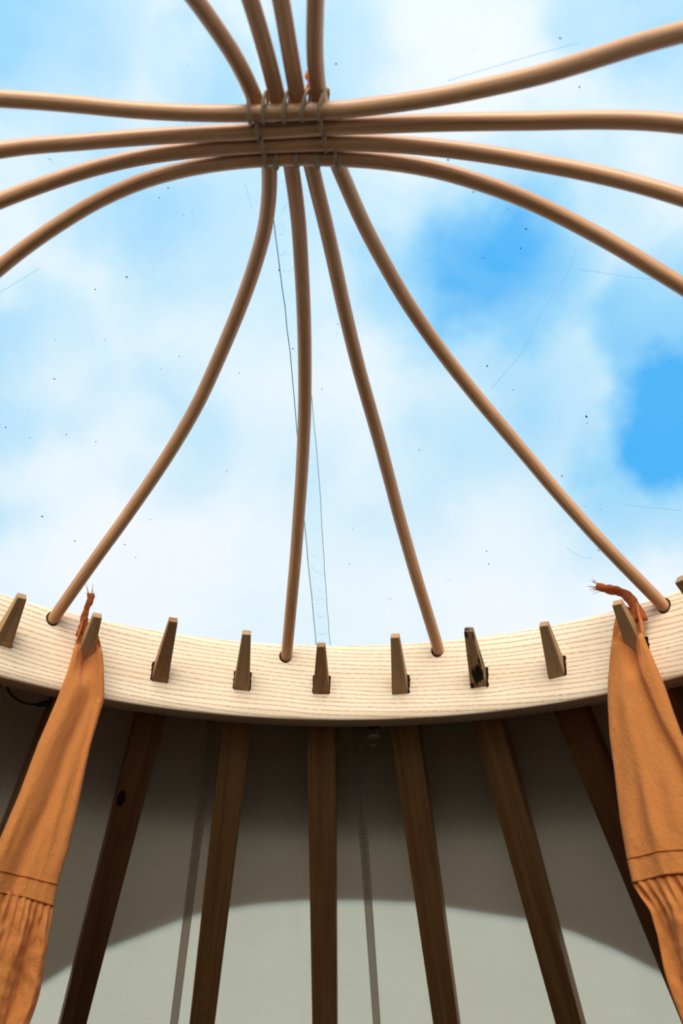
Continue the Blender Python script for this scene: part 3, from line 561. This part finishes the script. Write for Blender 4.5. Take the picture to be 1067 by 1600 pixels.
# ------------------------------------------------------------------ rafters, their tapered tips poking through the ring
RLAB = {
 -4: 'brown roof rafter with its tapered tip through the ring at the far left edge',
 -3: 'brown roof rafter whose tip holds up the left orange dress',
 -2: 'dark knotty reddish rafter to the right of the left dress',
 -1: 'brown roof rafter just right of the left canvas seam tape',
 0: 'upright brown rafter just left of the middle canvas seam tape',
 1: 'brown roof rafter just right of the middle seam tape and glass bulb',
 2: 'brown rafter with a lit right side and a black-stained tip',
 3: 'dark reddish rafter running down behind the right orange dress',
 4: 'brown roof rafter whose tip holds up the right orange dress',
 5: 'brown roof rafter with its tip at the far right edge, beyond the right dress',
}
RLAB.update({-5: 'brown roof rafter, the first beyond the left edge of the photo', -6: 'brown roof rafter, the second beyond the left edge of the photo',
             6: 'brown roof rafter, the first beyond the right edge of the photo', 7: 'brown roof rafter, the second beyond the right edge of the photo'})
for k in (-6, -5, 6, 7):                         # a little past the frame, at the same spacing
    a = math.radians(2.07 + 9.98 * k); Rb = R * 1.009
    PEGS[k] = ((Rb * math.sin(a), Rb * math.cos(a), 2.4735), ((Rb - 0.085) * math.sin(a), (Rb - 0.085) * math.cos(a), 2.5362))
    hole_shade(a, 2.4745, 0.0325, 0.039, 'scorched_mortise', False, k + 9)
ZAX = 0.08218
for k in sorted(PEGS):
    b, t = (Vector(p) for p in PEGS[k])
    root = thing('roof_rafter', RLAB[k], 'rafter', b, 'rafters radiating from the crown ring')
    a = math.atan2(b.x, b.y)
    rad_, tan_ = ring_frame(a)
    d_out = Vector((math.sin(a) * math.cos(AL), math.cos(a) * math.cos(AL), -math.sin(AL)))
    upv = tan_.cross(d_out).normalized()
    if upv.z < 0: upv = -upv
    # beam starts at a shoulder on the ring's outer face
    ax0 = Vector((rad_.x * R, rad_.y * R, ZR + R * ZAX))
    p0 = ax0 + d_out * ((TH + 0.022) / math.cos(AL)); p1 = ax0 + d_out * ((RW - R - 0.01) / math.cos(AL))
    bm = frustum(bmesh.new(), p0, p1, tan_, upv, 0.058, 0.048, 0.059, 0.048, 0.003)
    mat = M['rafter_red'] if k in (-2, 3) else M['rafter']
    child('beam', bm, mat, root, smooth=False)
    if k == -2:                                  # a dark knot at the beam's left edge
        kc = p0 + d_out * 0.215 - upv * 0.0241 - tan_ * 0.019; vb = []
        bmk = bmesh.new(); rk = random.Random(4)
        for dz in (0.0006, -0.0003):
            vb.append([bmk.verts.new(kc + d_out * (0.021 * math.cos(2*PI*i/18) * rk.uniform(.88, 1.08)) + tan_ * (0.0085 * math.sin(2*PI*i/18)) + upv * dz) for i in range(18)])
        bmk.faces.new(vb[1]); bmk.faces.new(vb[0][::-1])
        for i in range(18): bmk.faces.new((vb[0][i], vb[0][(i+1) % 18], vb[1][(i+1) % 18], vb[1][i]))
        child('knot', bmk, M['knot'], root, smooth=False)
    dt = (t - b).normalized(); sd = dt.cross(Vector((0, 0, 1))).normalized(); uv2 = sd.cross(dt).normalized()
    if uv2.z < 0: uv2 = -uv2
    q0 = b - dt * (TH + 0.032) / math.cos(AL)
    wn_, tn = 0.034, 0.036
    L1 = (b - q0).length; L2 = (t - b).length
    # straight tenon inside the ring, then the visible taper
    pm = M['peg_char'] if k == 2 else (M['peg_red'] if k in (-2, 0) else M['peg'])
    bm = frustum(bmesh.new(), b - dt * 0.001, t, sd, uv2, wn_ - 0.003, tn, 0.0165, 0.017, 0.0015)
    tip = child('tapered_tip', bm, pm, root, smooth=False)
    bm = frustum(bmesh.new(), q0, b, sd, uv2, wn_ - 0.003, tn, wn_ - 0.003, tn)
    o = child('tenon', bm, pm, root, smooth=False)
    bm = frustum(bmesh.new(), t - dt * 0.0004, t + dt * 0.0012, sd, uv2, 0.0155, 0.016, 0.0145, 0.015)
    o = child('end_cut', bm, M['endgrain'], root, smooth=False); o.parent = tip; o.matrix_parent_inverse = Matrix.Translation(-b)

# ------------------------------------------------------------------ dresses hung over two rafter tips
DR = 0.965 * R
def interp(tab, z):
    if z >= tab[0][1]:
        return tab[0][0]
    for (s0, z0), (s1, z1) in zip(tab, tab[1:]):
        if z0 >= z >= z1: return s0 + (s1 - s0) * (z0 - z) / (z0 - z1)
    (s0, z0), (s1, z1) = tab[-2], tab[-1]
    return s1 + (s1 - s0) * (z1 - z) / (z0 - z1)
def bell(x, w): return math.exp(-(x / w) ** 2)
def sstep(a, b, x):
    t = max(0, min(1, (x - a) / (b - a))); return t * t * (3 - 2 * t)
def make_dress(a_deg, LT, RT, band, fold, notch, ruff, label, tuft, zbot):
    a = math.radians(a_deg); nn = Vector((math.sin(a), math.cos(a), 0)); tg = Vector((math.cos(a), -math.sin(a), 0))
    root = thing('dress', label, 'dress', nn * DR + Vector((0, 0, ZR + 0.07)), 'orange dresses hung on rafter tips')
    def P(s, z, n): return nn * (DR + n) + tg * s + Vector((0, 0, ZR + z))
    def panel(name, zt, zb, rows, cols, ffun, gap, matl, parent, top_z=None, bot_z=None):
        """closed flattened tube between the outline's left and right edges, front and back layers"""
        bm = bmesh.new(); uvl = bm.loops.layers.uv.verify(); grid = []
        for i in range(rows + 1):
            v = i / rows; row = []
            for j in range(2 * cols):
                front = j <= cols
                u = j / cols if front else 2 - j / cols
                z_t = zt(u) if callable(zt) else zt; z_b = zb(u) if callable(zb) else zb
                z = z_t + (z_b - z_t) * v
                sl, sr = interp(LT, z), interp(RT, z)
                if name == 'skirt': 
                    wv = 0.006 * math.sin(u * 3 + v * 9); sl += wv * v; sr += wv * v
                s = sl + (sr - sl) * u
                edge = min(1, min(u, 1 - u) / 0.10); edge = math.sqrt(max(0, 1 - (1 - edge) ** 2))
                n = -ffun(u, v, z, s) * edge - gap * 0.5 * edge if front else gap * 0.5 * edge - min(0.35 * ffun(u, v, z, s), ffun(u, v, z, s)) * edge
                row.append(bm.verts.new(P(s, z, n)))
            grid.append(row)
        m_ = 2 * cols
        for i in range(rows):
            for j in range(m_):
                f = bm.faces.new((grid[i][j], grid[i][(j+1) % m_], grid[i+1][(j+1) % m_], grid[i+1][j]))
                for lp, (ii, jj) in zip(f.loops, ((i, j), (i, j+1), (i+1, j+1), (i+1, j))): lp[uvl].uv = (jj / cols * 0.16, (0.0 if name == 'bodice' else 0.7) + ii / rows * {'bodice': 0.43, 'waistband': 0.034, 'skirt': 0.24}[name])
        return child(name, bm, matl, parent)
    zb1, zb2 = band
    bodice = panel('bodice', LT[0][1], zb1, 110, 44, fold, 0.013, M['dress'], root)
    def bandf(u, v, z, s): return fold(u, 1.0, zb1(u), s) + 0.0005 * math.sin(u * 40)
    panel('waistband', lambda u: zb1(u) + 0.0005, zb2, 14, 44, bandf, 0.0165, M['dress'], root)
    # gathered skirt
    def skf(u, v, z, s): return ruff(u, v) + fold(u, 1.0, z, s) * (1 - v) * 0.6
    panel('skirt', lambda u: zb2(u) + 0.004, zbot, 60, 150, skf, 0.015, M['dress'], root)
    def line(zf, off, r, matl, nm, f):
        pts = []
        for i in range(41):
            u = 0.02 + 0.96 * i / 40; z = zf(u) + off; s = interp(LT, z) + (interp(RT, z) - interp(LT, z)) * u
            edge = min(1, min(u, 1 - u) / 0.10); edge = math.sqrt(max(0, 1 - (1 - edge) ** 2))
            pts.append(P(s, z, -f(u, 1.0, z, s) * edge - 0.008 * edge))
        o = child(nm, sweep(bmesh.new(), pts, r, 6), matl, root)
    line(zb1, 0.0, 0.0011, M['dthread'], 'waist_seam', lambda u, v, z, s: fold(u, v, z, s) + 0.0008)
    line(zb2, 0.0, 0.0016, M['dthread'], 'gather_seam', lambda u, v, z, s: bandf(u, 1, z, s) + 0.0003)
    # twisted end of the neck tie standing up behind the tip
    pts = catmull([P(s, z, n) for s, z, n in tuft[0]], 6)
    w0, w1 = tuft[1]
    bm = sweep(bmesh.new(), pts, lambda t: (w0 + (w1 - w0) * t) * (1 + 0.07 * math.sin(19 * t) + 0.05 * math.sin(43 * t)), 14, squash=lambda t: (1.0 - 0.45 * abs(math.sin(3 * t)), 0.55 + 0.45 * abs(math.sin(3 * t))))
    for v in bm.verts: v.co += Vector(noise.noise_vector(v.co * 130)) * 0.0016
    child('neck_tie', bm, M['dress_in'], root)
    bm = bmesh.new(); e = pts[-1]; dv = (pts[-1] - pts[-4]).normalized()
    for i in range(16):
        q = Vector((random.uniform(-1, 1), random.uniform(-1, 1), random.uniform(-1, 1))) * w1 * 0.8
        sweep(bm, [e + q - dv * 0.004, e + q * 1.3 + dv * 0.003, e + q * 1.9 + dv * random.uniform(.005, .011)], 0.00045, 4)
    o = child('frayed_threads', bm, M['dress'], root); o['kind'] = 'stuff'
    return root

# left dress
LL = [(-0.0190, 0.138), (-0.0200, 0.118), (-0.0245, 0.0922), (-0.0313, 0.0264), (-0.041, -0.031), (-0.0581, -0.1109), (-0.0732, -0.2025), (-0.0894, -0.2785), (-0.1056, -0.3552), (-0.1084, -0.3699), (-0.1231, -0.464), (-0.135, -0.5514), (-0.145, -0.62)]
LR = [(-0.0060, 0.138), (0.0110, 0.118), (0.0226, 0.0897), (0.0342, 0.0405), (0.0442, -0.0142), (0.033, -0.1067), (0.0296, -0.2093), (0.025, -0.285), (0.0183, -0.3321), (0.0174, -0.3623), (0.0193, -0.4348), (0.0129, -0.5444), (0.008, -0.62)]
def notch_fn(s, z, sc_, zc):
    # cloth rides up the sides of the tip and dips under it
    up_ = sstep(zc - 0.075, zc - 0.015, z)
    return up_ * (-0.024 + 0.024 * min(1, abs(s - sc_) / 0.020) * (1 - sstep(0.0, 0.035, z - zc)))
def foldL(u, v, z, s):
    f = 0.0
    c = 0.80 + 0.10 * sstep(0.1, 0.5, v)
    f += 0.010 * sstep(c - 0.05, c + 0.02, u) * sstep(0.02, 0.15, v) * (1 - sstep(0.5, 0.8, v))
    c2 = 0.62 - 0.32 * v
    f += 0.008 * bell(u - c2 + 0.22, 0.16) * sstep(0.1, 0.35, v) - 0.006 * bell(u - c2 - 0.12, 0.13) * sstep(0.12, 0.4, v)
    f += 0.003 * bell(u - 0.12, 0.05) * bell(v - 0.9, 0.12) + 0.0025 * bell(u - 0.62 - 0.1 * v, 0.05) * sstep(.5, .9, v)
    f += 0.0012 * math.sin(u * 21 + v * 9) * v + 0.0012 * noise.noise(Vector((u * 7, v * 9, 3.1)))
    return f + notch_fn(s, z, -0.001, 0.07)
def ruffL(u, v):
    g = sstep(0, 0.12, v)
    r = 0.003 * math.sin(u * 2 * PI * 11 + 1.4 * math.sin(u * 9)) * (1 - 0.92 * sstep(0.0, 0.45, v)) * (0.4 + 0.6 * g)
    r += 0.0125 * math.sin(u * 2 * PI * 3.3 + 0.8 + v * 0.7) * g * v ** 0.4 * 0.8
    r += 0.010 * noise.noise(Vector((u * 7, v * 4, 1.3))) * g + 0.004 * noise.noise(Vector((u * 17, v * 13, 4.3))) * g
    return r
make_dress(-27.87, LL, LR, (lambda u: -0.333 - 0.004 * u + 0.003 * math.sin(u * 5), lambda u: -0.366 + 0.005 * math.sin(u * 4.2) - 0.003 * u), foldL, None, ruffL,
           'orange dress hanging from a rafter tip on the left, its neck tie standing upright',
           ([(-0.0110, 0.112, 0.024), (-0.0125, 0.132, 0.022), (-0.0150, 0.148, 0.016), (-0.0150, 0.165, 0.010), (-0.0118, 0.180, 0.006), (-0.0130, 0.194, 0.004)], (0.0130, 0.0078)), -0.60)
# right dress
RL = [(0.0020, 0.145), (-0.018, 0.128), (-0.0260, 0.105), (-0.0341, 0.0732), (-0.048, 0.0157), (-0.0545, -0.0243), (-0.0591, -0.0867), (-0.0584, -0.1531), (-0.0592, -0.2269), (-0.0557, -0.2909), (-0.0512, -0.3293), (-0.0275, -0.3718), (-0.0147, -0.4487), (-0.0028, -0.5208), (0.006, -0.60)]
RRt = [(0.0225, 0.145), (0.0228, 0.1265), (0.0252, 0.0883), (0.0398, 0.03), (0.053, -0.0254), (0.0615, -0.0775), (0.0753, -0.1444), (0.0897, -0.2178), (0.1035, -0.2851), (0.1115, -0.3202), (0.118, -0.3611), (0.1373, -0.4474), (0.156, -0.5232), (0.17, -0.60)]
def foldR(u, v, z, s):
    f = 0.0
    c = 0.47 + 0.55 * v                          # long fold running from the tip down to the right
    f += 0.013 * (sstep(c - 0.02, c + 0.10, u) - 0.6 * sstep(c - 0.30, c - 0.02, u)) * sstep(0.14, 0.3, v) * (1 - 0.55 * sstep(0.6, 1.0, v))
    c2 = 0.20 + 0.18 * v
    f += 0.006 * bell(u - c2 - 0.06, 0.10) * sstep(0.25, 0.5, v)
    f += 0.004 * bell(u - 0.36 - 0.02 * v, 0.06) * sstep(.55, .95, v)
    f += 0.0014 * math.sin(u * 25 + v * 13) * v + 0.0012 * noise.noise(Vector((u * 7, v * 9, 8.1)))
    return f + notch_fn(s, z, 0.002, 0.07)
def ruffR(u, v):
    g = sstep(0, 0.12, v)
    r = 0.0032 * math.sin(u * 2 * PI * 11 + 1.2 * math.sin(u * 8 + 1)) * (1 - 0.92 * sstep(0.0, 0.45, v)) * (0.4 + 0.6 * g)
    r += 0.013 * math.sin(u * 2 * PI * 3.1 + 2.2 - v * 0.6) * g * v ** 0.4 * 0.8
    r += 0.010 * noise.noise(Vector((u * 7, v * 4, 7.3))) * g + 0.004 * noise.noise(Vector((u * 17, v * 13, 2.3))) * g
    return r
make_dress(41.99, RL, RRt, (lambda u: -0.2925 + 0.006 * u + 0.002 * math.sin(u * 5), lambda u: -0.328 + 0.004 * math.sin(u * 4) + 0.004 * u), foldR, None, ruffR,
           'orange dress hung from a rafter tip on the right, its neck tie bent over leftward',
           ([(0.0150, 0.118, 0.024), (0.0145, 0.138, 0.020), (0.0080, 0.160, 0.014), (-0.0060, 0.176, 0.006), (-0.0270, 0.186, 0.000), (-0.0450, 0.196, -0.004)], (0.0160, 0.0092)), -0.58)

# ------------------------------------------------------------------ cable and bulb under the ring
cable = tag(child('power_cable', sweep(bmesh.new(), catmull(CABLE[:8], 6), 0.0021, 10), M['black'], thing('tmp', 'x', 'x')), 'thin black cable looping below the ring at the left edge', 'cable')
tmp = cable.parent; cable.parent = None; bpy.data.objects.remove(tmp)
p, q = Vector(CONN[0]), Vector(CONN[1]); d = (q - p).normalized()
bm = sweep(bmesh.new(), [p - d * 0.010, p - d * 0.0095, p - d * 0.001, p, p + d * 0.003, p + d * 0.0032, p + d * 0.006, q, q + d * 0.03], lambda t: 0.0048 if t < 0.4 else 0.0062, 16)
o = obj('connector', bm, M['black'], cable)
bulb = thing('light_bulb', 'clear glass globe bulb hanging just under the ring, right of the middle rafter', 'light bulb', BULB[0])
bc = Vector(BULB[0]); br = 0.0195
bm = bmesh.new()
prof = [(br * math.sin(t), bc.z - br * math.cos(t)) for t in [PI * 0.8 * i / 18 + 0.01 for i in range(19)]] + [(0.0105, bc.z + br * 1.05), (0.0105, bc.z + br * 1.2)]
ins = [(max(r - 0.0009, 0.0003), z + (0.0009 if z < bc.z else 0)) for r, z in prof[::-1]]
lathe(bm, prof + ins, 40)
for v in bm.verts: v.co += Vector((bc.x, bc.y, 0))
child('glass_globe', bm, M['glass'], bulb)
bm = lathe(bmesh.new(), [(0.0003, bc.z + br * .95), (0.012, bc.z + br * .95), (0.013, bc.z + br * 1.1), (0.013, bc.z + br * 1.75), (0.006, bc.z + br * 2.0), (0.0003, bc.z + br * 2.0)], 24)
for v in bm.verts: v.co += Vector((bc.x, bc.y, 0))
child('socket', bm, M['black'], bulb)
bm = lathe(bmesh.new(), [(0.0002, bc.z + 0.002), (0.0028, bc.z + 0.003), (0.0032, bc.z + 0.010), (0.0050, bc.z + br * 1.0), (0.0002, bc.z + br * 1.0)], 14)
for v in bm.verts: v.co += Vector((bc.x, bc.y, 0))
child('filament_stem', bm, M['brass'], bulb)
